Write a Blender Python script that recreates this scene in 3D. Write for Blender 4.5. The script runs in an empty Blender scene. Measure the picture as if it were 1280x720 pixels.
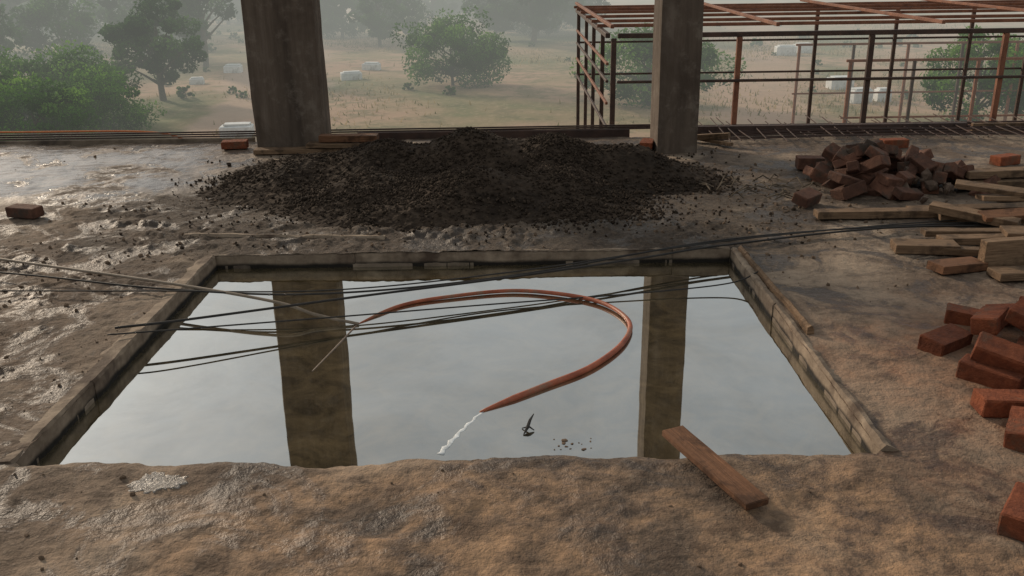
import bpy, math, random
import numpy as np
from mathutils import Matrix, Vector, Euler
random.seed(7); rng=np.random.default_rng(7)
sc=bpy.context.scene
sc.view_settings.view_transform='Standard'; sc.view_settings.look='None'; sc.view_settings.exposure=0

# ------------------------------------------------------------------ helpers
def link(o): sc.collection.objects.link(o); return o
def vnoise(x,y,seed=0):
    x=np.asarray(x,float); y=np.asarray(y,float)
    xi=np.floor(x).astype(np.int64); yi=np.floor(y).astype(np.int64)
    fx=x-xi; fy=y-yi; fx=fx*fx*(3-2*fx); fy=fy*fy*(3-2*fy)
    def h(a,b):
        n=(a*374761393+b*668265263+seed*982451653)&0x7fffffff
        n=((n^(n>>13))*1274126177)&0x7fffffff
        n=(n^(n>>16))&0xffff
        return n/65535.0
    return (h(xi,yi)*(1-fx)+h(xi+1,yi)*fx)*(1-fy)+(h(xi,yi+1)*(1-fx)+h(xi+1,yi+1)*fx)*fy
def fbm(x,y,sc_,oct=4,seed=0,gain=.5):
    s=0;a=1;t=0
    for i in range(oct):
        s=s+a*(vnoise(x*sc_*2**i+17*i,y*sc_*2**i+31*i,seed+i)*2-1); t+=a; a*=gain
    return s/t

class MB:
    """mesh builder"""
    def __init__(s): s.v=[];s.f=[];s.m=[];s.n=0;s.col=[]
    def add(s,verts,faces,mi=0,col=None):
        verts=np.asarray(verts,float).reshape(-1,3)
        for f in faces: s.f.append([i+s.n for i in f]); s.m.append(mi)
        s.v.append(verts); s.n+=len(verts)
        s.col.append(np.full(len(verts),.5 if col is None else col))
    def obj(s,name,mats,smooth=False):
        me=bpy.data.meshes.new(name)
        me.from_pydata(np.vstack(s.v).tolist(),[],s.f)
        for m in mats: me.materials.append(m)
        me.polygons.foreach_set('material_index',s.m)
        me.polygons.foreach_set('use_smooth',[smooth]*len(s.f))
        a=me.attributes.new('shade','FLOAT','POINT'); a.data.foreach_set('value',np.concatenate(s.col).astype(np.float32))
        me.update()
        return link(bpy.data.objects.new(name,me))
def fast_mesh(name,verts,faces,mats,mi=None,shade=None,smooth=False):
    me=bpy.data.meshes.new(name); k=faces.shape[1]
    me.vertices.add(len(verts)); me.vertices.foreach_set('co',np.asarray(verts,np.float32).ravel())
    me.loops.add(faces.size); me.loops.foreach_set('vertex_index',faces.astype(np.int32).ravel())
    me.polygons.add(len(faces)); me.polygons.foreach_set('loop_start',np.arange(0,faces.size,k,dtype=np.int32))
    for m in mats: me.materials.append(m)
    if mi is not None: me.polygons.foreach_set('material_index',np.asarray(mi,np.int32))
    me.update(calc_edges=True)
    me.polygons.foreach_set('use_smooth',np.full(len(faces),smooth))
    if shade is not None:
        a=me.attributes.new('shade','FLOAT','POINT'); a.data.foreach_set('value',np.asarray(shade,np.float32))
    me.validate(); me.update()
    return me

def tube(mb,pts,rad,sides=8,mi=0,col=None,flat=1.0):
    pts=[Vector(p) for p in pts]; n=len(pts)
    if not hasattr(rad,'__len__'): rad=[rad]*n
    V=[];F=[]
    for i,p in enumerate(pts):
        t=(pts[min(i+1,n-1)]-pts[max(i-1,0)]).normalized()
        a=Vector((0,0,1)) if abs(t.z)<.9 else Vector((1,0,0))
        u=t.cross(a).normalized(); w=t.cross(u).normalized()*flat
        for k in range(sides):
            an=2*math.pi*k/sides
            V.append(p+(u*math.cos(an)+w*math.sin(an))*rad[i])
    for i in range(n-1):
        for k in range(sides):
            k2=(k+1)%sides
            F.append([i*sides+k,i*sides+k2,(i+1)*sides+k2,(i+1)*sides+k])
    F.append(list(range(sides))[::-1]); F.append([(n-1)*sides+k for k in range(sides)])
    mb.add([tuple(v) for v in V],F,mi,col)
def catmull(P,n=12):
    P=[Vector(p) for p in P]; Q=[P[0]*2-P[1]]+P+[P[-1]*2-P[-2]]; out=[]
    for i in range(1,len(Q)-2):
        a,b,c,d=Q[i-1:i+3]
        for j in range(n):
            t=j/n
            out.append(.5*((2*b)+(-a+c)*t+(2*a-5*b+4*c-d)*t*t+(-a+3*b-3*c+d)*t**3))
    out.append(P[-1]); return out
def rbox(mb,c,size,rot=(0,0,0),bev=.004,mi=0,col=None,jit=0.0,seg=1):
    sx,sy,sz=[s/2 for s in size]; b=min(bev,sx*.4,sy*.4,sz*.4)
    M=Matrix.Translation(Vector(c))@Euler(rot).to_matrix().to_4x4()
    ring=[(-sy+b,-sz),(sy-b,-sz),(sy,-sz+b),(sy,sz-b),(sy-b,sz),(-sy+b,sz),(-sy,sz-b),(-sy,-sz+b)]
    xs=[-sx]+[-sx+b]+[(-sx+b)+(2*(sx-b))*i/seg for i in range(1,seg)]+[sx-b]+[sx]
    V=[]
    jj=[(random.uniform(-1,1)*jit,random.uniform(-1,1)*jit) for _ in ring]
    for i,x in enumerate(xs):
        e=(i==0 or i==len(xs)-1)
        for k,(y,z) in enumerate(ring):
            yy=y*(1-(b/sy if e else 0)); zz=z*(1-(b/sz if e else 0))
            r=(random.uniform(-1,1)*jit*.7,random.uniform(-1,1)*jit,random.uniform(-1,1)*jit)
            V.append(M@Vector((x+r[0],yy+r[1]*.4+jj[k][0],zz+r[2]*.4+jj[k][1])))
    F=[]
    for i in range(len(xs)-1):
        for k in range(8):
            k2=(k+1)%8; F.append([i*8+k,i*8+k2,(i+1)*8+k2,(i+1)*8+k])
    F.append(list(range(8))[::-1]); F.append([(len(xs)-1)*8+k for k in range(8)])
    mb.add([tuple(v) for v in V],F,mi,col)

# ------------------------------------------------------------------ materials
class NT:
    def __init__(s,name):
        s.m=bpy.data.materials.new(name); s.m.use_nodes=True; s.t=s.m.node_tree; s.t.nodes.clear()
        s.out=s.n('ShaderNodeOutputMaterial')
    def n(s,ty,**kw):
        x=s.t.nodes.new(ty)
        for k,v in kw.items(): setattr(x,k,v)
        return x
    def l(s,a,b): s.t.links.new(a,b)
    def set(s,sock,v):
        if isinstance(v,bpy.types.NodeSocket): s.l(v,sock)
        else: sock.default_value=v
    def coord(s,kind='Object',scale=None):
        c=s.n('ShaderNodeTexCoord'); o=c.outputs[kind]
        if scale:
            m=s.n('ShaderNodeMapping'); m.inputs['Scale'].default_value=scale; s.l(o,m.inputs['Vector']); o=m.outputs[0]
        return o
    def noise(s,scale,detail=4,rough=.55,vec=None,dist=0):
        x=s.n('ShaderNodeTexNoise'); x.inputs['Scale'].default_value=scale; x.inputs['Detail'].default_value=detail
        x.inputs['Roughness'].default_value=rough; x.inputs['Distortion'].default_value=dist
        s.l(vec if vec else s.coord(),x.inputs['Vector']); return x.outputs['Fac']
    def rng(s,v,a,b,c=0,d=1):
        x=s.n('ShaderNodeMapRange'); x.interpolation_type='SMOOTHSTEP'
        for i,q in enumerate((v,a,b,c,d)): s.set(x.inputs[i],q)
        return x.outputs[0]
    def math(s,op,a,b=0.0):
        x=s.n('ShaderNodeMath',operation=op); s.set(x.inputs[0],a); s.set(x.inputs[1],b); return x.outputs[0]
    def mix(s,f,a,b,bt='MIX'):
        x=s.n('ShaderNodeMix',data_type='RGBA',blend_type=bt); s.set(x.inputs[0],f)
        for i,q in ((6,a),(7,b)):
            if isinstance(q,tuple): q=(*q,1) if len(q)==3 else q
            s.set(x.inputs[i],q)
        return x.outputs[2]
    def ramp(s,f,stops):
        x=s.n('ShaderNodeValToRGB'); e=x.color_ramp.elements
        while len(e)<len(stops): e.new(.5)
        for i,(p,c) in enumerate(stops): e[i].position=p; e[i].color=(*c,1)
        s.set(x.inputs[0],f); return x.outputs[0]
    def bump(s,h,st=.4,d=.01,prev=None):
        x=s.n('ShaderNodeBump'); x.inputs['Strength'].default_value=st; x.inputs['Distance'].default_value=d
        s.l(h,x.inputs['Height'])
        if prev: s.l(prev,x.inputs['Normal'])
        return x.outputs[0]
    def attr(s): 
        x=s.n('ShaderNodeAttribute'); x.attribute_name='shade'; return x.outputs['Fac']
    def bsdf(s,col,rough=.9,normal=None,spec=.3,metal=0):
        p=s.n('ShaderNodeBsdfPrincipled')
        if isinstance(col,tuple): col=(*col,1)
        s.set(p.inputs['Base Color'],col); s.set(p.inputs['Roughness'],rough); s.set(p.inputs['Specular IOR Level'],spec)
        s.set(p.inputs['Metallic'],metal)
        if normal: s.l(normal,p.inputs['Normal'])
        s.l(p.outputs[0],s.out.inputs[0]); return p

def m_simple(name,c0,c1,scale=8,rough=.85,bs=.5,bd=.006,bscale=60,shade=.0,spec=.3,metal=0,stain=None,wetshade=None):
    t=NT(name); P=t.coord(); c=t.ramp(t.noise(scale,4,.65,P),[(.3,c0),(.7,c1)])
    if stain: c=t.mix(t.rng(t.noise(scale*.35,4,.7,P),.5,.66),c,stain)
    if shade: c=t.mix(shade,c,t.ramp(t.attr(),[(0,(.12,.12,.12)),(1,(1.0,1.0,1.0))]),'MULTIPLY')
    if wetshade:
        sp=t.n('ShaderNodeSeparateXYZ'); t.l(P,sp.inputs[0])
        zz=t.math('ADD',sp.outputs[2],t.math('MULTIPLY',t.math('SUBTRACT',t.noise(5,3,.6,P),.5),.03))
        c=t.mix(t.rng(zz,wetshade[1],wetshade[0]),c,(.012,.009,.006))  # low wall goes near-black: wet band, with shade of inner faces painted in
    b=t.bump(t.noise(bscale,4,.7,P),bs,bd); t.bsdf(c,rough,b,spec,metal); return t.m

# floor (dirty damp concrete)
t=NT('floor_dirt'); P=t.coord(); sep=t.n('ShaderNodeSeparateXYZ'); t.l(P,sep.inputs[0]); X,Y,Z=sep.outputs
n1=t.noise(1.5,6,.65,P,.5); n2=t.noise(8,5,.72,P); n3=t.noise(42,4,.75,P); n4=t.noise(.6,3,.6,P); n5=t.noise(2.6,6,.72,P,1.0)
c=t.ramp(n1,[(.34,(.060,.039,.026)),(.46,(.12,.083,.057)),(.56,(.21,.155,.110)),(.68,(.34,.265,.195))])
c=t.mix(t.math('MULTIPLY',t.rng(n5,.49,.58),.85),c,(.048,.032,.022))
c=t.mix(t.math('MULTIPLY',t.rng(n2,.52,.64),.6),c,(.045,.029,.019))
c=t.mix(t.math('MULTIPLY',t.rng(n3,.54,.72),.35),c,(.36,.28,.205))
c=t.mix(t.math('MULTIPLY',t.rng(n3,.46,.30),.5),c,(.042,.028,.019))
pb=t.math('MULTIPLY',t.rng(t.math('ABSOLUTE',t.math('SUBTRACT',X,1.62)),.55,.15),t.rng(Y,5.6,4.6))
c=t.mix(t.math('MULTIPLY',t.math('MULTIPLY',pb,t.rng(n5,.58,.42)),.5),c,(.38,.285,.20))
rd=t.math('MULTIPLY',t.rng(t.math('ADD',X,t.math('MULTIPLY',t.math('SUBTRACT',n4,.5),2.6)),.7,2.1),t.rng(Y,4.6,3.2))  # orange brick dust; also paints the brighter warm light at right
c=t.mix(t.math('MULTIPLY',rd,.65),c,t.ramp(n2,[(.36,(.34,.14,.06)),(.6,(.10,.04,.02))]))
fg=t.math('MULTIPLY',t.math('MULTIPLY',t.rng(Y,2.85,2.5),t.rng(n1,.42,.54)),t.rng(X,-1.8,-.4))  # warm light on the foreground, fading to the left, painted into the colour
c=t.mix(t.math('MULTIPLY',fg,.6),c,t.ramp(n2,[(.38,(.39,.225,.115)),(.58,(.11,.062,.034))]))
mud=t.math('MULTIPLY',t.rng(t.math('ABSOLUTE',t.math('ADD',X,2.5)),1.0,.3),t.rng(Y,6.6,5.6))
c=t.mix(t.math('MULTIPLY',t.math('MULTIPLY',mud,t.rng(n1,.35,.55)),.65),c,t.ramp(n2,[(.4,(.11,.068,.041)),(.62,(.035,.023,.015))]))
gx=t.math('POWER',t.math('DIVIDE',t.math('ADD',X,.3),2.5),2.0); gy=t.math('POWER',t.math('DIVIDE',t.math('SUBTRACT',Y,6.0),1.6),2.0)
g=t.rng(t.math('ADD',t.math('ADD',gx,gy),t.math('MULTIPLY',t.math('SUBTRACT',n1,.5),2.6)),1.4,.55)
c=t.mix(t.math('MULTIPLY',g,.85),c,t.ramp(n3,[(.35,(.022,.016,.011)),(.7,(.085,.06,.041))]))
wx=t.rng(X,-1.7,-2.9); wy=t.rng(Y,5.9,6.8)
wet=t.math('MULTIPLY',t.math('MULTIPLY',wx,wy),t.rng(n1,.37,.50))
damp=t.math('MULTIPLY',t.rng(n5,.49,.58),.42)
c=t.mix(t.math('MULTIPLY',wet,.3),c,(.12,.10,.085))
rr=t.math('SUBTRACT',t.math('SUBTRACT',.93,t.math('MULTIPLY',wet,.75)),damp)
ro=t.math('MAXIMUM',rr,.18)
hh=t.math('ADD',t.math('MULTIPLY',n2,1.0),t.math('MULTIPLY',n3,.35))
b=t.bump(hh,.85,.030)
bm=t.n('ShaderNodeMix',data_type='VECTOR'); t.l(t.math('MULTIPLY',wet,.88),bm.inputs[0]); t.l(b,bm.inputs[4])
geo=t.n('ShaderNodeNewGeometry'); t.l(geo.outputs['Normal'],bm.inputs[5])
t.bsdf(c,ro,bm.outputs[1],.35); M_floor=t.m

M_conc=m_simple('old_concrete',(.10,.075,.052),(.24,.185,.135),5,.9,.6,.008,45,stain=(.06,.045,.035))
t=NT('column_concrete'); P=t.coord(); st=t.coord('Object',(5,5,.5))
c=t.ramp(t.noise(1.6,5,.65,st),[(.3,(.060,.044,.033)),(.55,(.115,.086,.064)),(.75,(.18,.142,.112))])
c=t.mix(t.math('MULTIPLY',t.rng(t.noise(7,5,.7,P),.5,.68),.45),c,(.21,.172,.137))
c=t.mix(t.math('MULTIPLY',t.rng(t.noise(1.1,4,.7,P,.6),.5,.62),.5),c,(.05,.034,.024))
b=t.bump(t.noise(14,5,.7,P),.5,.012); t.bsdf(c,.9,b,.25); M_col=t.m
M_stone=m_simple('gravel_stone',(.030,.021,.015),(.090,.064,.045),20,.95,.4,.002,200,shade=.7,spec=.12)
M_clod=m_simple('dirt_clod',(.08,.05,.031),(.20,.135,.088),20,.95,.4,.002,200,shade=.4)
M_brick=m_simple('red_brick',(.14,.037,.016),(.32,.092,.038),18,.92,1,.010,70,shade=.55,stain=(.15,.07,.04))
M_brickold=m_simple('dusty_brick',(.085,.038,.024),(.21,.095,.058),14,.9,1,.010,70,shade=.6,stain=(.08,.055,.04))
M_rock=m_simple('rubble',(.07,.045,.032),(.18,.125,.09),10,.9,.8,.01,50,shade=.5)
def m_wood(name,c0,c1):
    t=NT(name); P=t.coord(); n=t.noise(7,5,.7,P,.3); w=t.noise(3,4,.7,t.coord('Object',(2,40,40)),.5)
    c=t.ramp(w,[(.3,c0),(.7,c1)]); c=t.mix(t.math('MULTIPLY',t.rng(n,.46,.65),.7),c,tuple(x*.35 for x in c0))
    c=t.mix(.5,c,t.ramp(t.attr(),[(0,(.25,.25,.25)),(1,(1,1,1))]),'MULTIPLY')
    b=t.bump(t.math('ADD',w,n),.7,.010); t.bsdf(c,.85,b,.3); return t.m
M_wood=m_wood('weathered_wood',(.11,.065,.036),(.30,.19,.11))
M_woodr=m_wood('red_wood',(.11,.05,.024),(.25,.115,.056))
M_rust=m_simple('rusted_steel',(.12,.045,.025),(.24,.10,.055),6,.75,.5,.003,60,spec=.4)
M_rustd=m_simple('dark_rusted_steel',(.03,.018,.014),(.075,.04,.028),6,.7,.5,.003,60,spec=.4)
M_cable=m_simple('black_cable',(.012,.011,.010),(.035,.03,.026),9,.6,.3,.002,80)
M_pipe=m_simple('grey_pipe',(.15,.115,.08),(.28,.22,.165),9,.6,.3,.002,80)
M_hose=m_simple('hose_rubber',(.21,.045,.018),(.40,.11,.048),12,.5,.3,.003,80,spec=.4,stain=(.22,.12,.07))
M_hosew=m_simple('hose_submerged',(.13,.085,.06),(.20,.145,.11),9,.5,.3,.003,80)
M_foam=m_simple('water_foam',(.42,.44,.44),(.75,.77,.77),40,.4,.6,.003,120)
M_rope=m_simple('orange_cord',(.45,.12,.04),(.5,.2,.08),9,.8,.3,.003,80)
M_white=m_simple('white_paint',(.52,.53,.52),(.78,.78,.76),2,.8,.3,.01,12,stain=(.36,.34,.31))
M_bark=m_simple('bark',(.06,.045,.03),(.13,.10,.07),12,.95,.8,.02,30)
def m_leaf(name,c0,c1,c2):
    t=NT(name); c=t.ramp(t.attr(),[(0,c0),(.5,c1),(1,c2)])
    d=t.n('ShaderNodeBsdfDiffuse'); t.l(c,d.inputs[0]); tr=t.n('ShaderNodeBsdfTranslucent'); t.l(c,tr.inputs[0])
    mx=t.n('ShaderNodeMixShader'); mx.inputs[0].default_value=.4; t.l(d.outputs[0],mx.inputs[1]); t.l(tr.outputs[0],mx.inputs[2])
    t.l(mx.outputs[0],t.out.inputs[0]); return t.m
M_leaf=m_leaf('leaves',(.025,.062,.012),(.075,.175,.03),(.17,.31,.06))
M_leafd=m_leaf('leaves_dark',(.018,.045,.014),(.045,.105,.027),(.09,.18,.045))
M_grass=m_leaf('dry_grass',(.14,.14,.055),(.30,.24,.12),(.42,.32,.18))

# terrain
t=NT('terrain'); P=t.coord(); n1=t.noise(.09,5,.6,P,.6); n2=t.noise(.7,5,.7,P); n3=t.noise(4,4,.7,P)
c=t.ramp(n1,[(.36,(.13,.14,.055)),(.45,(.25,.19,.10)),(.54,(.37,.24,.155)),(.70,(.34,.205,.135))])
c=t.mix(t.math('MULTIPLY',t.rng(n2,.48,.60),.65),c,(.13,.12,.055)); c=t.mix(t.math('MULTIPLY',t.rng(n3,.5,.7),.4),c,(.42,.31,.20))
sep=t.n('ShaderNodeSeparateXYZ'); t.l(P,sep.inputs[0])
trk=t.math('ABSOLUTE',t.math('ADD',t.math('ADD',sep.outputs[0],t.math('MULTIPLY',sep.outputs[1],.12)),t.math('ADD',5.4,t.math('MULTIPLY',t.math('SUBTRACT',n1,.5),8.0))))
c=t.mix(t.math('MULTIPLY',t.rng(trk,2.2,1.2),.8),c,(.42,.29,.215))
trk2=t.math('ABSOLUTE',t.math('SUBTRACT',t.math('ADD',sep.outputs[0],t.math('MULTIPLY',t.math('SUBTRACT',n1,.5),8.0)),t.math('MULTIPLY',sep.outputs[1],.27)))
c=t.mix(t.math('MULTIPLY',t.rng(trk2,2.0,1.0),.75),c,(.42,.28,.20))
b=t.bump(n2,.6,.15); t.bsdf(c,.95,b,.2); M_terr=t.m

# water: murky body plus angle-dependent surface reflection
t=NT('murky_water'); P=t.coord()
wb=t.bump(t.noise(2.2,2,.5,P),.03,.02)
lw=t.n('ShaderNodeLayerWeight'); lw.inputs[0].default_value=.5
fac=t.math('MULTIPLY',t.rng(lw.outputs['Facing'],.42,.72,.48,.68),t.rng(t.noise(1.4,5,.65,P,.6),.3,.75,1.06,.86))
d=t.n('ShaderNodeBsdfDiffuse'); t.l(t.ramp(t.noise(6,6,.72,P,.8),[(.35,(.030,.023,.011)),(.7,(.15,.11,.056))]),d.inputs[0])
g=t.n('ShaderNodeBsdfGlossy'); g.inputs['Roughness'].default_value=.015; g.inputs[0].default_value=(.85,.865,.855,1); t.l(wb,g.inputs['Normal'])
mx=t.n('ShaderNodeMixShader'); t.l(fac,mx.inputs[0]); t.l(d.outputs[0],mx.inputs[1]); t.l(g.outputs[0],mx.inputs[2]); t.l(mx.outputs[0],t.out.inputs[0]); M_water=t.m

# ------------------------------------------------------------------ world, sun, camera
AZ=math.radians(-42); EL=math.radians(21)
w=bpy.data.worlds.new('World'); sc.world=w; w.use_nodes=True; nt=w.node_tree; nt.nodes.clear()
sky=nt.nodes.new('ShaderNodeTexSky'); sky.sky_type='NISHITA'; sky.sun_disc=False; sky.sun_elevation=EL; sky.sun_rotation=AZ
sky.dust_density=4; sky.air_density=1.2
hs=nt.nodes.new('ShaderNodeHueSaturation'); hs.inputs['Saturation'].default_value=.35
mxw=nt.nodes.new('ShaderNodeMix'); mxw.data_type='RGBA'; mxw.inputs[0].default_value=.78; mxw.inputs[7].default_value=(5.0,5.25,5.3,1)
bg=nt.nodes.new('ShaderNodeBackground'); bg.inputs[1].default_value=.105; wo=nt.nodes.new('ShaderNodeOutputWorld')
nt.links.new(sky.outputs[0],hs.inputs['Color']); nt.links.new(hs.outputs[0],mxw.inputs[6]); nt.links.new(mxw.outputs[2],bg.inputs[0]); nt.links.new(bg.outputs[0],wo.inputs[0])
sd=bpy.data.lights.new('sun','SUN'); sd.energy=3.0; sd.angle=math.radians(6); sd.color=(1,.82,.62)
so=link(bpy.data.objects.new('sun',sd)); dirv=Vector((math.sin(AZ)*math.cos(EL),math.cos(AZ)*math.cos(EL),math.sin(EL)))
so.rotation_euler=dirv.to_track_quat('Z','Y').to_euler(); so.location=dirv*50
cd=bpy.data.cameras.new('camera'); cam=link(bpy.data.objects.new('camera',cd)); sc.camera=cam
cd.sensor_width=36; cd.lens=36*1150/1280; cd.clip_start=.05; cd.clip_end=2000
cam.matrix_world=Matrix.Translation((0,0,1.6))@(Matrix.Rotation(math.radians(70),4,'X')@Matrix.Rotation(math.radians(-.8),4,'Z'))

# ------------------------------------------------------------------ floor slab
PX0,PX1,PY0,PY1=-1.68,1.24,2.73,4.97
def floor_h(x,y):
    h=fbm(x,y,1.1,4,3)*.016+fbm(x,y,5,4,11,.6)*.009+np.abs(fbm(x,y,15,3,5,.65))*.008
    cl=np.exp(-((x+2.5)/.8)**2)*((y>2.5)&(y<6.2))
    h=h+cl*np.maximum(0,fbm(x,y,6,4,23,.72))*.05
    far=np.exp(-((y-5.35)/.36)**2)*np.exp(-((x+.3)/1.9)**4)
    h=h+far*(.022+np.maximum(0,fbm(x,y,7,4,41,.72))*.065)
    nr=np.exp(-((y-2.4)/.4)**2)*np.exp(-((x+.2)/2.2)**4)
    h=h+nr*np.maximum(-.3,fbm(x,y,5,4,57,.68))*.022
    return h
xs=np.concatenate([np.linspace(-8,-3.2,120,endpoint=False),np.linspace(-3.2,PX0,110,endpoint=False),np.linspace(PX0,PX1,210,endpoint=False),np.linspace(PX1,3.4,140,endpoint=False),np.linspace(3.4,8,110)])
ys=np.concatenate([np.linspace(-2,1.5,60,endpoint=False),np.linspace(1.5,PY0,125,endpoint=False),np.linspace(PY0,PY1,140,endpoint=False),np.linspace(PY1,8.42,190)])
gx,gy=np.meshgrid(xs,ys); hz=floor_h(gx,gy)
ix0=230; ix1=440; iy0=185; iy1=325
fall=np.clip(1-np.abs(gy-PY0)/.16,0,1)*((gx>PX0-.02)&(gx<PX1+.02))
off=(fbm(gx,gx*0+1.3,3,5,77,.66)*.05)*fall
gy2=gy+off
hz=hz-np.where((gy<=PY0+1e-6)&(gy>PY0-.05)&(gx>PX0)&(gx<PX1),(1-(PY0-gy)/.05)*.016,0)
V=np.stack([gx,gy2,hz],-1).reshape(-1,3)
ny,nx=gx.shape; I,J=np.meshgrid(np.arange(ny-1),np.arange(nx-1),indexing='ij')
keep=~((I>=iy0)&(I<iy1)&(J>=ix0)&(J<ix1)); I=I[keep];J=J[keep]
F=np.stack([I*nx+J,I*nx+J+1,(I+1)*nx+J+1,(I+1)*nx+J],-1)
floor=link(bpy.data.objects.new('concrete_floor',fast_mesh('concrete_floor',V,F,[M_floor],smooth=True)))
mb=MB()
def slabbox(x0,x1,y0,y1,z0,z1): rbox(mb,((x0+x1)/2,(y0+y1)/2,(z0+z1)/2),(x1-x0,y1-y0,z1-z0),bev=.003)
slabbox(-8,8,-2,PY0-.005,-.4,-.055); slabbox(-8,PX0-.003,PY0,PY1,-.4,-.05); slabbox(PX1+.003,8,PY0,PY1,-.4,-.05); slabbox(-8,8,PY1+.003,8.40,-.4,-.05)
slabbox(PX0-.1,PX1+.1,PY0-.1,PY1+.1,-1.6,-1.45)
for a in ((PX0-.1,PX0-.006,PY0-.1,PY1+.1),(PX1+.006,PX1+.1,PY0-.1,PY1+.1),(PX0-.005,PX1+.005,PY0-.1,PY0-.006),(PX0-.005,PX1+.005,PY1+.006,PY1+.1)): slabbox(*a,-1.45,-.41)
o=mb.obj('slab_body',[M_conc]); o.parent=floor
mb=MB()
for x in (-7.7,-1.95,1.35,7.7): rbox(mb,(x,8.1,-1.96),(.5,.35,3.1),bev=.01)
for x in (-7.7,7.7): rbox(mb,(x,-1.7,-1.96),(.5,.35,3.1),bev=.01)
o=mb.obj('support_posts',[M_conc]); o.parent=floor

me=fast_mesh('pool_water',[(PX0-.004,PY0-.1,-.07),(PX1+.004,PY0-.1,-.07),(PX1+.004,PY1+.004,-.07),(PX0-.004,PY1+.004,-.07)],np.array([[0,1,2,3]]),[M_water])
link(bpy.data.objects.new('pool_water',me))

def strip(name,p0,p1,w,z0,z1,mat,breaks=6,amp=.006,side=1,seed=0,oamp=2.5,smooth=False):
    r=random.Random(seed); p0=Vector(p0);p1=Vector(p1); L=(p1-p0).length; d=(p1-p0).normalized(); nrm=Vector((-d.y,d.x))*side
    mb=MB(); cuts=[0]+sorted(r.uniform(.08,.92) for _ in range(breaks-1))+[1]
    for a,b in zip(cuts[:-1],cuts[1:]):
        a=a*L+.001; b=b*L-.001
        if b-a<.03: continue
        n=max(2,int((b-a)/.018)); V=[]; oz=r.uniform(-.003,.003); oi=r.uniform(-.003,.003)
        for i in range(n+1):
            s=a+(b-a)*i/n; e=.003 if i in(0,n) else 0
            nn=[(fbm(np.array(s*1.),np.array(k*3.7+seed),7,5,seed,.62))*amp for k in range(6)]
            prof=[(oi+nn[0]*.5,z0),(oi+nn[0]*.5+nn[1]*.15,z1+oz-.010-e+nn[2]*.6),(oi+.010+e+nn[4]*.5,z1+oz+nn[3]*.6),(w-.012,z1+oz+nn[4]*1.2-.004),(w+nn[5]*oamp,z1+oz-.018),(w,z0)]
            for q,z in prof:
                P=p0+d*s+nrm*float(q); V.append((P.x,P.y,float(z)))
        F=[[i*6+k,i*6+(k+1)%6,(i+1)*6+(k+1)%6,(i+1)*6+k] for i in range(n) for k in range(6)]
        F+= [list(range(6))[::-1],[n*6+k for k in range(6)]]
        mb.add(V,F,0,r.uniform(.5,1))
    o=mb.obj(name,[mat],smooth)
    return o
M_kerb=m_simple('kerb_concrete',(.11,.077,.053),(.32,.245,.175),7,.9,.7,.008,45,stain=(.075,.05,.034),shade=.3,wetshade=(-.055,-.032))
strip('pool_kerb',(PX0,PY0-.02),(PX0,PY1),.075,-.16,.018,M_kerb,3,.013,1,3,5)
strip('pool_kerb',(PX1,PY0+.0),(PX1,PY1),.045,-.16,.018,M_kerb,3,.012,-1,5,5)
strip('pool_kerb',(PX0+.0,PY1),(PX1,PY1),.05,-.16,.014,M_kerb,3,.013,1,8,5)
strip('timber_strip',(PX1+.060,PY0+1.0),(PX1+.03,PY1-.05),.03,-.03,.045,M_wood,3,.008,-1,15)
strip('concrete_ledge',(-1.98,5.33),(-.75,5.22),.05,-.02,.035,M_kerb,4,.016,1,19,5)

# ------------------------------------------------------------------ columns
def column(name,cx,cy,wx,wy,H,seed):
    n=60; V=[];per=[]
    k=10
    for s in range(k): per.append((-wx/2+wx*s/k,-wy/2))
    for s in range(k): per.append((wx/2,-wy/2+wy*s/k))
    for s in range(k): per.append((wx/2-wx*s/k,wy/2))
    for s in range(k): per.append((-wx/2,wy/2-wy*s/k))
    m=len(per)
    zz=np.linspace(-.05,H,n+1)
    for i,z in enumerate(zz):
        for j,(x,y) in enumerate(per):
            cc=.985 if j%k==0 else 1
            q=float(fbm(np.array(j*.23+cx),np.array(z*1.0),2.2,4,seed))*.009
            sft=.008*math.sin(z*1.1+seed)
            V.append((cx+x*(cc+q/.25)+sft,cy+y*(cc+q/.25),z))
    F=[[i*m+j,i*m+(j+1)%m,(i+1)*m+(j+1)%m,(i+1)*m+j] for i in range(n) for j in range(m)]
    F.append([n*m+j for j in range(m)])
    mb=MB(); mb.add(V,F); return mb.obj(name,[M_col])
column('concrete_column',-1.91,8.12,.60,.34,5.2,2)
column('concrete_column',1.40,7.85,.34,.42,5.2,9)

# ------------------------------------------------------------------ gravel pile
def pile_h(x,y):
    G=[(-1.50,6.95,.18,.48,.42),(-.95,6.9,.27,.48,.42),(-.30,6.85,.35,.55,.45),(.35,6.8,.31,.50,.42),(.90,6.8,.22,.42,.35),
       (-.95,6.2,.18,.5,.42),(-.25,6.0,.26,.50,.38),(.30,6.2,.19,.42,.4),(-1.7,6.6,.10,.35,.4),(-.6,5.65,.10,.5,.25),(.3,5.7,.07,.5,.25)]
    s=0
    for a,b,h,sx,sy in G: s=s+(h*np.exp(-((x-a)/sx)**2-((y-b)/sy)**2))**2.8
    h=s**(1/2.8)
    return h*1.04+fbm(x,y,3.2,4,91,.6)*.035*np.clip(h/.08,0,1)-.012
px=np.linspace(-2.5,1.8,240); py=np.linspace(5.1,7.75,170); gx,gy=np.meshgrid(px,py)
hp=pile_h(gx,gy)+fbm(gx,gy,24,3,93,.7)*.016
V=np.stack([gx,gy,hp],-1).reshape(-1,3); ny,nx=gx.shape
I,J=np.meshgrid(np.arange(ny-1),np.arange(nx-1),indexing='ij'); I=I.ravel();J=J.ravel()
F=np.stack([I*nx+J,I*nx+J+1,(I+1)*nx+J+1,(I+1)*nx+J],-1)
phi=(1+5**.5)/2
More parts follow.
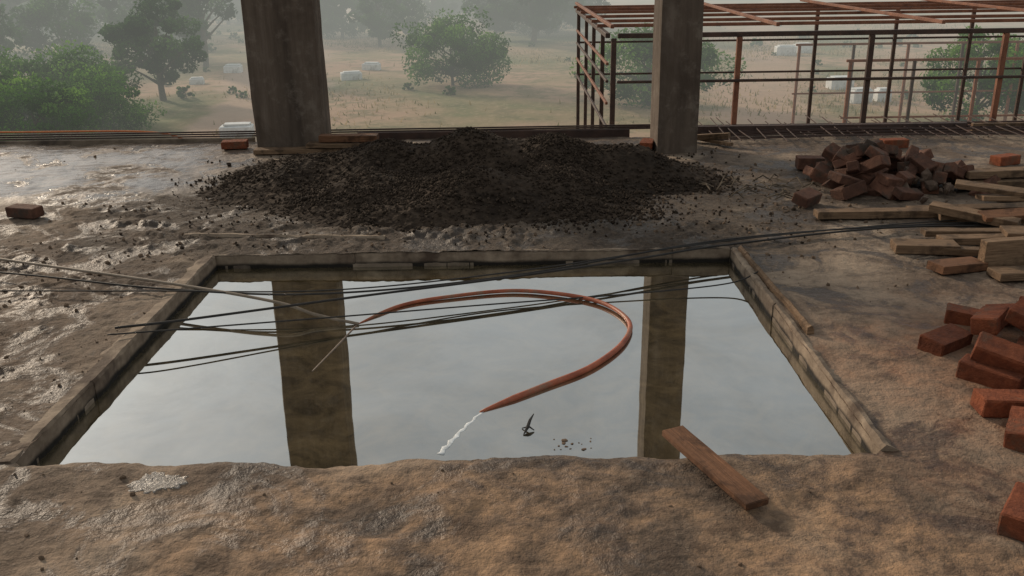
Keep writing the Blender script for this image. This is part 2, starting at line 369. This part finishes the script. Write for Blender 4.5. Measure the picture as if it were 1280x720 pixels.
ico=np.array([(-1,phi,0),(1,phi,0),(-1,-phi,0),(1,-phi,0),(0,-1,phi),(0,1,phi),(0,-1,-phi),(0,1,-phi),(phi,0,-1),(phi,0,1),(-phi,0,-1),(-phi,0,1)])/math.sqrt(1+phi*phi)
icf=np.array([(0,11,5),(0,5,1),(0,1,7),(0,7,10),(0,10,11),(1,5,9),(5,11,4),(11,10,2),(10,7,6),(7,1,8),(3,9,4),(3,4,2),(3,2,6),(3,6,8),(3,8,9),(4,9,5),(2,4,11),(6,2,10),(8,6,7),(9,8,1)])
def stones(pos,size,flat=.7):
    n=len(pos); base=ico[None]*(1+rng.uniform(-.32,.32,(n,12,1)))
    base=base*(size[:,None,None]*rng.uniform(.6,1.25,(n,1,3)))
    A=rng.normal(size=(n,3,3)); Q,_=np.linalg.qr(A); base=np.einsum('nij,nkj->nki',Q,base)
    V=(base+pos[:,None,:]).reshape(-1,3)
    F=(icf[None]+(np.arange(n)*12)[:,None,None]).reshape(-1,3)
    sh=np.repeat(rng.uniform(0,1,n),12); return V,F,sh
N=110000; x=rng.uniform(-2.6,1.9,N); y=rng.uniform(5.05,7.85,N); h=pile_h(x,y)
dn=np.clip((h+.014)/.07,.0,1)**1.2*np.clip(.5+fbm(x,y,2.2,3,95)*1.3,.1,1)
keep=rng.uniform(0,1,N)<dn*.6
x=x[keep][:24000];y=y[keep][:24000];h=h[keep][:24000]
sz=rng.uniform(.004,.012,len(x))*(1+.6*(rng.uniform(0,1,len(x))>.96))
V2,F2,sh=stones(np.stack([x,y,np.maximum(h,floor_h(x,y)*(h<.03))+.003+sz*.3],-1),sz)
tri=np.concatenate([F[:,[0,1,2]],F[:,[0,2,3]]])
allV=np.vstack([V,V2]); allF=np.vstack([tri,F2+len(V)]); shd=np.concatenate([np.clip(.45+fbm(V[:,0],V[:,1],3,4,97)*.7,.05,1),sh*.9])
link(bpy.data.objects.new('gravel_pile',fast_mesh('gravel_pile',allV,allF,[M_stone],shade=shd)))

# dirt clods / debris on the floor
N=42000; x=rng.uniform(-4.5,4.5,N); y=rng.uniform(1.2,8.3,N)
dens=np.clip(fbm(x,y,1.4,3,120)+.05,0,1)*.22+np.exp(-((x+2.5)/.7)**2)*.3*(y<6.3)+np.exp(-((y-5.35)/.3)**2)*.5*(np.abs(x+.3)<2.2)+.5*np.exp(-(((x-1.4)/.9)**2+((y-6.2)/.7)**2))+.35*np.exp(-(((x-2.3)/1.)**2+((y-6)/.9)**2))
dens*=np.where((x<-2.3)&(y>6.3),.15,1)
inpool=(x>PX0-.03)&(x<PX1+.03)&(y>PY0-.02)&(y<PY1+.03)
k=(rng.uniform(0,1,N)<dens*.6)&~inpool; x=x[k];y=y[k]
sz=.0018+.009*rng.uniform(0,1,len(x))**5*1.3+.0012
V,F,sh=stones(np.stack([x,y,floor_h(x,y)+sz*.25],-1),sz)
link(bpy.data.objects.new('dirt_clods',fast_mesh('dirt_clods',V,F,[M_clod],shade=sh)))

# ------------------------------------------------------------------ bricks
def brick(name,c,rz=0,rx=0,ry=0,mat=None,size=(.22,.105,.07)):
    mb=MB(); s=[q*random.uniform(.96,1.04) for q in size]
    rbox(mb,(0,0,0),s,bev=.005,jit=.0022,seg=7,col=random.uniform(.3,1))
    o=mb.obj(name,[mat or M_brick]); o.location=c; o.rotation_euler=(rx,ry,rz); return o
def bricks_group(name,lst,mat,var=.05):
    mb=MB()
    for c,rz,rx,ry in lst:
        rbox(mb,c,[q*random.uniform(1-var,1+var*.8) for q in (.215,.105,.072)],(rx,ry,rz),bev=.005,jit=.0026,seg=7,col=random.uniform(0,1))
    return mb.obj(name,[mat])
U=random.uniform
L=[]
base=[(1.83,3.57,.035,.3),(2.10,3.42,.035,1.2),(2.36,3.60,.035,.2),(1.86,3.24,.035,-.35),(2.12,3.16,.035,.5),(1.80,3.0,.035,.25),(2.02,2.92,.035,1.4),(2.3,3.0,.035,.1),(2.25,3.85,.035,.6),(2.05,3.82,.035,-.2),(2.5,3.85,.035,1.0),(1.76,2.80,.035,.9),(2.0,2.7,.035,.1),(2.25,2.72,.035,.7),(2.55,3.3,.035,.4),(2.6,2.95,.035,1.3),
 (2.03,3.62,.108,.6),(2.28,3.45,.108,-.3),(1.90,3.26,.108,-.1),(2.10,3.22,.108,.8),(2.33,3.75,.108,.1),(2.15,2.96,.108,.2),(2.45,3.55,.108,1.3),(2.4,3.05,.108,.3),(1.95,2.84,.108,.6),
 (2.16,3.55,.182,.2),(2.30,3.32,.182,1.0),(2.38,3.62,.182,.5),(2.32,3.48,.255,.1),(2.12,3.28,.18,-.4)]
for x,y,z,a in base: L.append(((x,y,z),a+U(-.5,.5),U(-.12,.12) if z<.1 else U(-.3,.3),U(-.1,.1) if z<.1 else U(-.28,.28)))
bricks_group('brick_pile',L,M_brick,.08)
for c,rz,rx in (((1.50,2.30,.04),.9,0),((3.26,7.75,.04),.1,0),((3.85,7.05,.04),.4,0),((1.17,7.8,.05),1.3,0),((-3.2,5.88,.045),-.3,0),((-2.42,8.05,.05),.1,0),((1.97,5.95,.045),.8,.3)):
    brick('brick',c,rz,rx,0,M_brick if c[1]<3 or c[1]>7 else M_brickold)
L=[]
for i in range(62):
    lay=0 if i<26 else (1 if i<46 else (2 if i<57 else 3)); r=(.52,.40,.26,.12)[lay]
    cx,cy=(2.80,6.45)
    L.append(((cx+U(-r,r)*1.05-.08*lay,cy+U(-r,r)*.9,.04+.068*lay),U(0,3.1),U(-.6,.6),U(-.55,.55)))
L+=[((2.46,6.75,.04),.1,0,0),((2.44,6.72,.115),.4,.05,0),((2.48,6.74,.19),.2,-.1,.15)]
bricks_group('rubble_brick_pile',L,M_brickold,.35)
n=55; a=rng.uniform(0,6.3,n); r=rng.uniform(0,1,n)**.6
pos=np.stack([2.92+np.cos(a)*r*.6,6.45+np.sin(a)*r*.55,.02+.16*(1-r)*rng.uniform(.3,1.2,n)],-1)
V,F,sh=stones(pos,rng.uniform(.015,.055,n)); link(bpy.data.objects.new('rubble_stones',fast_mesh('rubble_stones',V,F,[M_rock],shade=sh)))

# ------------------------------------------------------------------ planks
def plank(c,size,rz,rx=0,ry=0,mat=None,col=None,name='wooden_plank'):
    mb=MB(); rbox(mb,(0,0,0),size,bev=.003,jit=.0013,seg=max(3,int(size[0]/.05)),col=U(.3,1) if col is None else col)
    o=mb.obj(name,[mat or M_wood]); o.location=c; o.rotation_euler=(rx,ry,rz); return o
plank((.640,2.60,.034),(.47,.085,.024),math.atan2(2.39-2.815,.732-.547),.0,.04,M_woodr,.75)
plank((2.32,5.60,.03),(.80,.10,.045),.0,0,0,None,.5)
plank((2.95,5.66,.03),(.85,.11,.04),.05,0,0,None,.6)
plank((2.95,5.42,.045),(.62,.12,.04),-.25,0,-.03)
plank((2.78,5.33,.085),(.50,.09,.05),-.7,.1,.06,None,.9)
plank((3.10,5.30,.10),(.62,.10,.03),.12,.2,-.02,M_woodr)
plank((3.2,5.50,.14),(.6,.14,.03),-.1,-.15,0,None,.9)
plank((3.0,5.55,.19),(.45,.10,.03),-.5,.1,.05,None,.7)
plank((2.85,4.99,.04),(.85,.09,.04),.02,0,.0,None,.8)
plank((2.75,5.12,.04),(.7,.08,.035),-.06,0,.0,None,.3)
plank((2.3,4.88,.035),(.34,.13,.05),-.12,0,0,None,.6)
plank((3.05,4.90,.10),(.6,.12,.03),-.1,.1,0)
plank((2.72,4.62,.085),(.52,.06,.15),.16,0,.0,None,1.0)
plank((2.33,4.55,.035),(.30,.12,.045),.35,0,.05,M_woodr,.7)
plank((2.75,4.45,.03),(.6,.12,.04),.12,0,0,None,.5)
plank((2.62,4.78,.03),(.5,.07,.035),-.22,0,0,None,.2)
plank((3.45,6.25,.05),(.7,.14,.06),-.05,0,0,None,.5); plank((3.45,6.28,.12),(.6,.12,.05),.1,0,0,None,.6)
plank((3.5,6.0,.04),(.55,.1,.04),.3)
plank((2.33,6.95,.06),(.26,.12,.09),-.1,0,0,M_brickold,.6,'concrete_block')
plank((-1.62,7.86,.03),(1.15,.12,.04),.04,0,0,None,.5); plank((-1.35,7.84,.075),(.78,.13,.035),-.06,0,.0,None,.6)
plank((-1.38,7.86,.13),(.50,.12,.055),-.05,0,0,M_woodr,.5)
plank((1.72,8.05,.06),(.45,.05,.05),2.5,0,.15,None,.3); plank((1.8,7.98,.03),(.35,.05,.03),2.2,0,0,None,.3)
for x0,x1,z,mt in ((-1.4,1.1,.035,M_rustd),(1.65,4.2,.05,M_rustd),(4.25,7.9,.04,M_wood),(-7.9,-2.35,.0,M_conc)):
    plank(((x0+x1)/2,8.44,z-.03),(x1-x0,.05,.13),0,0,0,mt,.3,'formwork_board')

mb=MB()
for i in range(7):
    y=8.05+.07*i+U(-.015,.015); tube(mb,catmull([(1.75,y,.03),(3.2,y+U(-.02,.02),.05+U(0,.02)),(5,y+U(-.02,.02),.04),(7.8,y,.05)],6),.006,5)
for i in range(52):
    x=1.8+i*.115+U(-.03,.03); tube(mb,[(x,7.95+U(-.08,.08),.045),(x+U(-.05,.05),8.75+U(0,.15),.05+U(-.02,.05))],.005,5)
mb.obj('rebar_mesh',[M_rustd])
mb=MB()
for i in range(3): tube(mb,catmull([(-7.9,8.45,.05+i*.02),(-4.5,8.47,.045+i*.02),(-1.7,8.47,.05+i*.02),(1.5,8.46,.07+i*.015)],8),.008,6)
mb.obj('steel_rod',[M_rustd])
mb=MB(); tube(mb,catmull([(-7.9,8.9,.06),(-5,9,.02),(-3.5,9,.0),(-3.0,8.8,-.1),(-2.6,8.46,.03)],8),.009,6); mb.obj('orange_cord',[M_rope])

# ------------------------------------------------------------------ cables, hose
def cable(name,P,r,mat,sides=8):
    mb=MB(); tube(mb,catmull(P,14),r,sides); return mb.obj(name,[mat],True)
cable('black_cable',[(-4.4,5.0,.035),(-2.76,4.66,.035),(-1.75,4.36,.035),(-.94,4.27,.03),(0,4.50,.03),(1.22,5.06,.035),(2.47,5.33,.03),(3.6,5.35,.03)],.0055,M_cable)
cable('black_cable',[(-4.2,4.42,.035),(-2.65,4.38,.03),(-1.8,4.33,.035),(-.9,4.32,.03),(0,4.56,.03),(1.22,5.02,.04),(2.4,5.36,.03),(3.4,5.5,.03)],.004,M_cable)
cable('black_cable',[(-1.80,3.86,.03),(-1.5,3.95,.03),(-.76,4.22,.03),(0,4.48,.03),(.7,4.76,.03),(1.22,4.98,.03),(2.3,5.28,.03),(3.4,5.25,.03)],.0065,M_cable)
cable('black_cable',[(-1.80,3.78,.03),(-1.53,3.84,.025),(-.74,4.10,-.02),(-.1,4.30,-.05),(.6,4.42,-.05),(1.12,4.50,-.03),(1.30,4.53,.03)],.004,M_cable)
cable('grey_pipe',[(-4.2,5.45,.035),(-2.85,4.88,.038),(-1.8,4.45,.04),(-1.17,4.20,.02),(-.95,4.14,-.03),(-.74,4.10,-.065)],.008,M_pipe)
H=[(-.746,4.11),(-.566,4.33),(-.33,4.44),(.04,4.51),(.405,4.36),(.55,4.09),(.505,3.83),(.337,3.57),(.125,3.39),(-.13,3.187)]
mb=MB(); Q=catmull([(x,y,-.066) for x,y in H],10); n=len(Q)
rad=[.008+.0065*(i/n) for i in range(n)]
for i in range(5): rad[i]*=(i+2)/7; rad[-1-i]*=(i+3)/8
Q=[Vector((q.x,q.y,-.070+.014*math.sin(math.pi*i/(n-1))**.6)) for i,q in enumerate(Q)]
tube(mb,Q,rad,10,0); hose=mb.obj('red_hose',[M_hose],True)
mb=MB()
Q=catmull([(-.746,4.11,0),(-.80,3.85,0),(-.86,3.58,0)],8); m=len(Q)
tube(mb,[Vector((q.x,q.y,-.0715-.0012*i/m)) for i,q in enumerate(Q)],[.0060*(1-.35*i/m) for i in range(m)],8)
o=mb.obj('hose_submerged_part',[M_hosew],True); o.parent=hose
mb=MB(); Q=catmull([(-.12,3.195,0),(-.20,3.03,0),(-.265,2.87,0)],10); m=len(Q)
tube(mb,[Vector((q.x+.004*math.sin(i*1.7),q.y,-.0700)) for i,q in enumerate(Q)],[(.0045+.0075*i/m)*(1+.35*math.sin(i*2.3)) for i in range(m)],8,flat=.16)
o=mb.obj('water_jet',[M_foam],True); o.parent=hose
mb=MB()
tube(mb,[(.035,3.0,-.068),(.05,3.03,-.055),(.06,3.06,-.04),(.075,3.09,-.03)],[.002,.007,.006,.002],6)
tube(mb,[(.03,3.05,-.068),(.055,3.04,-.055),(.075,3.03,-.066)],[.002,.004,.002],5)
mb.obj('floating_twig',[M_cable])
n=16; V,F,sh=stones(np.stack([.22+rng.uniform(-.08,.07,n),2.93+rng.uniform(-.04,.04,n),np.full(n,-.069)],-1),rng.uniform(.003,.013,n)*np.ones(n))
V[:,2]=-.069+(V[:,2]+.069)*.25
link(bpy.data.objects.new('floating_debris',fast_mesh('floating_debris',V,F,[M_clod],shade=sh)))
mb=MB()
for i in range(26):
    x=1.75+U(-.35,.35); y=6.25+U(-.35,.3); a=U(0,3.1); l=U(.08,.22)
    tube(mb,[(x,y,.02),(x+math.cos(a)*l*.5,y+math.sin(a)*l*.5,.03+U(0,.04)),(x+math.cos(a)*l,y+math.sin(a)*l,.015)],[.004,.006,.003],5)
mb.obj('scattered_sticks',[M_bark])
# wet cement stain: very thin crust following the floor relief
M_splash=m_simple('wet_cement',(.07,.05,.035),(.36,.32,.28),38,.3,1,.02,60,spec=.5)
k=60; R_=12; V=[(-1.16,2.60,float(floor_h(-1.16,2.60))+.0025)]
for q in range(1,R_+1):
    for i in range(k):
        a=6.2832*i/k; rr=q/R_*(1+.7*float(fbm(np.array(math.cos(a)*2.),np.array(math.sin(a)*2.),2.6,5,4,.75)))
        x=-1.16+.095*rr*math.cos(a); y=2.60+.062*rr*math.sin(a); V.append((x,y,float(floor_h(x,y))+(.0022 if q<R_ else -.004)+.0025*(float(vnoise(x*90,y*90,3))-.35)))
F=[[0,1+i,1+(i+1)%k] for i in range(k)]
for q in range(R_-1): F+=[[1+q*k+i,1+(q+1)*k+i,1+(q+1)*k+(i+1)%k,1+q*k+(i+1)%k] for i in range(k)]
mb=MB(); mb.add(V,F); mb.obj('wet_cement_stain',[M_splash],True)

# ------------------------------------------------------------------ steel frame
mb=MB()
def bar(p,q,s,mi=0):
    p=Vector(p);q=Vector(q); d=q-p; L=d.length
    M=d.to_track_quat('X','Z').to_euler(); rbox(mb,(p+q)/2,(L,s,s),tuple(M),bev=.006,mi=mi)
X0=1.34; XR=9.6; fy,by=12.0,17.5; zt=.60
fx=[1.34,2.91,4.61,6.31,7.95,9.6]; bx=[1.30,3.5,5.69,7.15,8.51,9.6]
for i,x in enumerate(fx): bar((x,fy,-3.5),(x+U(-.02,.02),fy,zt-.03),.065,0 if i in(1,3,5) else 1)
for x in bx: bar((x,by,-3.5),(x+U(-.03,.03),by,zt-.03),.06,1)
for y in (13.3,14.7,16.1): bar((1.32,y,-3.5),(1.32,y,zt-.03),.055,1); 
for z,s in ((zt,.06),(.03,.035),(-.55,.035),(-2.2,.05)):
    bar((X0+.04,fy-.045 if z<zt else fy,z),(XR,fy-.045 if z<zt else fy,z),s,1)
    bar((1.26,fy+.04,z),(1.26,by,z),s,1); bar((1.32,by+.045,z),(XR,by+.045,z),s,1)
for z in (.25,-.25): bar((1.26,fy+.04,z),(1.26,by,z),.035,0)
for y,z in ((12.9,.66),(13.8,.66),(14.8,.66),(15.9,.66),(16.8,.66),(17.5,.66)): bar((1.2,y,z),(XR+.2,y+U(-.15,.15),z+U(-.01,.01)),.045,0)
for i in range(5):
    x=1.3+i*2.07; bar((x,fy-.1,.72),(x+U(-.1,.1),by+.2,.72),.045,0)
mb.obj('steel_frame',[M_rust,M_rustd])
mb=MB()
for i in range(6):
    for yy in (22,26): bar((8+i*1.5,yy,-3.5),(8+i*1.5,yy,-.9),.07,i%2)
for yy in (22,26): bar((7.9,yy,-.87),(15.6,yy,-.87),.06,0); bar((7.9,yy,-2.2),(15.6,yy+.05,-2.2),.045,0)
mb.obj('steel_post_row',[M_rust,M_rustd])

# ------------------------------------------------------------------ background
gx,gy=np.meshgrid(np.concatenate([np.linspace(-500,-60,30),np.linspace(-58,58,140),np.linspace(60,500,30)]),np.concatenate([np.linspace(-120,10,20),np.linspace(11,110,150),np.linspace(115,900,50)]))
def terr_h(x,y): return -3.5+fbm(x,y,.12,3,201)*.22+fbm(x,y,.9,3,203)*.05
hz=terr_h(gx,gy); V=np.stack([gx,gy,hz],-1).reshape(-1,3); ny,nx=gx.shape
I,J=np.meshgrid(np.arange(ny-1),np.arange(nx-1),indexing='ij'); I=I.ravel();J=J.ravel()
F=np.stack([I*nx+J,I*nx+J+1,(I+1)*nx+J+1,(I+1)*nx+J],-1)
link(bpy.data.objects.new('ground',fast_mesh('ground',V,F,[M_terr],smooth=True)))

def leafquads(C,size,n,spread,seed,shade_c):
    r=np.random.default_rng(seed)
    idx=r.integers(0,len(C),n)
    d=r.normal(size=(n,3)); d/=np.linalg.norm(d,axis=1,keepdims=True)
    rad=spread[idx]*r.uniform(.45,1.05,n)**.7
    p=C[idx]+d*rad[:,None]*np.array([1,1,.75])
    a=r.normal(size=(n,3)); a/=np.linalg.norm(a,axis=1,keepdims=True); b=np.cross(a,r.normal(size=(n,3))); b/=np.linalg.norm(b,axis=1,keepdims=True)
    s=size*r.uniform(.6,1.4,n)[:,None]
    V=np.stack([p-a*s,p-b*s*.5,p+a*s,p+b*s*.5],1).reshape(-1,3)
    F=np.arange(4*n).reshape(n,4)
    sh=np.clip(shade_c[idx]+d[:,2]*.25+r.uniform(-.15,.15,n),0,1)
    return V,F,np.repeat(sh,4)
def tree_mesh(name,H,W,crown_lo,K,n,size,seed,mat,trunk=.12,shape=1.0):
    r=random.Random(seed); mb=MB(); rr=np.random.default_rng(seed)
    C=[];S=[]
    for i in range(K):
        for _ in range(30):
            x,y,z=rr.uniform(-1,1,3)
            if x*x+y*y+z*z<1 and (x*x+y*y+z*z>.15): break
        zc=crown_lo+(H-crown_lo)*(.5+z*.5); taper=1-(.45*shape*max(z,0))
        e=rr.uniform(.85,1.12)
        C.append((x*W/2*taper*e*.9,y*W/2*taper*e*.9,zc)); S.append(W*rr.uniform(.06,.17))
    C=np.array(C);S=np.array(S)
    top=crown_lo+(H-crown_lo)*.6
    P=[(0,0,-.2),(r.uniform(-.1,.1)*W*.2,r.uniform(-.1,.1)*W*.2,top*.4),(r.uniform(-.1,.1)*W*.4,0,top)]
    tube(mb,catmull(P,4),[trunk*(1-.7*i/8) for i in range(9)],7)
    for i in range(0,K,max(1,K//14)):
        c=Vector(C[i]); b0=Vector((0,0,min(c.z*.7,top*.8)*r.uniform(.5,1)))
        mid=(b0+c)/2+Vector((r.uniform(-.1,.1),r.uniform(-.1,.1),.1))*W*.2
        tube(mb,catmull([b0,mid,c],3),[trunk*.45*(1-.8*k/6) for k in range(7)],5)
    V1=np.vstack(mb.v); F1=mb.f
    V,F,sh=leafquads(C,size,n,S,seed,rr.uniform(.05,.85,K))
    quads=[f if len(f)==4 else [f[0],f[1],f[2],f[3]] for f in F1]
    allF=np.vstack([np.array(quads),F+len(V1)]); mi=[0]*len(quads)+[1]*len(F)
    return fast_mesh(name,np.vstack([V1,V]),allF,[M_bark,mat],mi,np.concatenate([np.full(len(V1),.5),sh]))
def put(name,me,x,y,s=1,rz=0,z=None):
    o=link(bpy.data.objects.new(name,me)); o.location=(x,y,float(terr_h(np.array(x*1.),np.array(y*1.))) if z is None else z); o.scale=(s,s,s) if not isinstance(s,tuple) else s; o.rotation_euler=(0,0,rz); return o
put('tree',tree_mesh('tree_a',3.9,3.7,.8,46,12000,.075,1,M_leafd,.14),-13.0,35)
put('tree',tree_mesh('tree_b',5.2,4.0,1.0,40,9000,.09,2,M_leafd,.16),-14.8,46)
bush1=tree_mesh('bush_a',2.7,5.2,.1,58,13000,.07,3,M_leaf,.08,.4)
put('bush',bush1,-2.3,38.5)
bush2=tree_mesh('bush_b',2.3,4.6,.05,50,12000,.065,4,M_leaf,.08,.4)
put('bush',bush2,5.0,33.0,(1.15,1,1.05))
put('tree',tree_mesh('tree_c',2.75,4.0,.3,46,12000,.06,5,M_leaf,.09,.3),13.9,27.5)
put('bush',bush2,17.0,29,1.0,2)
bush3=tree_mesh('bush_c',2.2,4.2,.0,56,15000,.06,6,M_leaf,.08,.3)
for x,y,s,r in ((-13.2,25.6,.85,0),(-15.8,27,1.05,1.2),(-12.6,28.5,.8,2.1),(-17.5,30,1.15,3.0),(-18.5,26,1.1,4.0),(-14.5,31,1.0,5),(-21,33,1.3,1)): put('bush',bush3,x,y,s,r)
far1=tree_mesh('far_tree_a',4.6,6.5,.4,44,7000,.13,7,M_leafd,.18,.5); far2=tree_mesh('far_tree_b',6.0,6.0,.7,40,7000,.14,8,M_leafd,.2,.7)
R2=random.Random(5)
grove=bpy.data.objects.new('tree_grove',None); link(grove)
pts=[(-24,42,.8),(-27,44,.9),(-22,47,.75),(-31,48,1.0),(-20,52,.8),(-30,56,1.1)]
for i in range(40): pts.append((R2.uniform(-26,6),R2.uniform(56,84),R2.uniform(.5,1.0)))
for i in range(16): pts.append((R2.uniform(-50,-24),R2.uniform(50,85),R2.uniform(.7,1.2)))
for i in range(22): pts.append((R2.uniform(-60,90),R2.uniform(115,160),R2.uniform(.8,1.3)))
for i,(x,y,s) in enumerate(pts):
    o=put('grove_tree_%d'%i,far1 if R2.random()<.6 else far2,x,y,s,R2.uniform(0,6)); o.parent=grove
shr=tree_mesh('shrub',.6,1.1,.0,14,1500,.045,12,M_leaf,.02,.3)
sh_e=bpy.data.objects.new('low_shrubs',None); link(sh_e)
for i in range(60):
    x=R2.uniform(-22,26); y=R2.uniform(34,70)
    o=put('shrub_%d'%i,shr,x,y,R2.uniform(.25,.8),R2.uniform(0,6)); o.parent=sh_e
N=120000; x=rng.uniform(-30,32,N); y=rng.uniform(16,75,N); k=rng.uniform(0,1,N)<np.clip(fbm(x,y,.14,3,301)*1.8+.2,0.01,1)*.7
x=x[k];y=y[k]; n=len(x); z=terr_h(x,y); hgt=rng.uniform(.05,.20,n); a=rng.uniform(0,6.28,n); wd=rng.uniform(.02,.05,n)
lx=rng.normal(size=n)*.06; ly=rng.normal(size=n)*.06
V=np.stack([np.stack([x-np.cos(a)*wd,y-np.sin(a)*wd,z-.03],-1),np.stack([x+np.cos(a)*wd,y+np.sin(a)*wd,z-.03],-1),np.stack([x+lx,y+ly,z+hgt],-1)],1).reshape(-1,3)
link(bpy.data.objects.new('dry_grass',fast_mesh('dry_grass',V,np.arange(3*n).reshape(n,3),[M_grass],shade=np.repeat(rng.uniform(0,1,n),3))))
def wblock(x,y,sx,sy,sz,rz):
    mb=MB(); rbox(mb,(0,0,sz/2),(sx,sy,sz),bev=.03,jit=.012,seg=4); rbox(mb,(sx*.03,0,sz+.03),(sx*.8,sy*.7,.06),bev=.02,jit=.01,seg=3)
    o=mb.obj('white_concrete_block',[M_white]); o.location=(x,y,float(terr_h(np.array(x*1.),np.array(y*1.)))-.05); o.rotation_euler=(0,0,rz)
for a in ((-8.1,27.3,.95,.5,.36,.1),(-6.9,41,.9,.5,.36,.3),(-6.5,44.5,.8,.5,.34,-.2),(-12.9,44,.8,.5,.36,0),(-13.4,40.2,.6,.4,.3,.2),(12.9,36.4,.9,.6,.45,.1),(12.6,33.4,.8,.5,.5,.3),(13.5,33.6,.5,.5,.45,0),(14.2,48.5,1.0,.6,.5,0),(15.4,49.5,.9,.6,.5,.2)): wblock(*a)
mb=MB()
for x in (-27.0,-24.6): tube(mb,[(x,60,-3.8),(x,60,5.5)],[.28,.2],8)
rbox(mb,(-25.8,59.75,-2.0),(3.6,.14,.22),bev=.01); rbox(mb,(-25.8,59.75,4.8),(3.6,.14,.2),bev=.01)
for x in (-27.2,-25.8,-24.4): tube(mb,[(x,59.75,4.9),(x,59.75,5.3)],[.07,.05],6)
mb.obj('electric_pole',[M_white])
mb=MB(); tube(mb,[(-10.6,50,-3.6),(-10.6,50,3)],.07,6); mb.obj('utility_pole',[M_rustd])

# morning haze over the land beyond the building
t=NT('haze'); va=t.n('ShaderNodeVolumeAbsorption'); va.inputs[0].default_value=(0,0,0,1); D=.0110; va.inputs[1].default_value=D
em=t.n('ShaderNodeEmission'); em.inputs[0].default_value=(.56,.575,.52,1); em.inputs[1].default_value=D
ad=t.n('ShaderNodeAddShader'); t.l(va.outputs[0],ad.inputs[0]); t.l(em.outputs[0],ad.inputs[1]); t.l(ad.outputs[0],t.out.inputs['Volume'])
mb=MB(); x0,x1,y0,y1,z0,z1=-480,480,18.5,880,-6,3.2
mb.add([(x0,y0,z0),(x1,y0,z0),(x1,y1,z0),(x0,y1,z0),(x0,y0,z1),(x1,y0,z1),(x1,y1,z1),(x0,y1,z1)],[[3,2,1,0],[4,5,6,7],[0,1,5,4],[1,2,6,5],[2,3,7,6],[3,0,4,7]])
mb.obj('haze',[t.m])
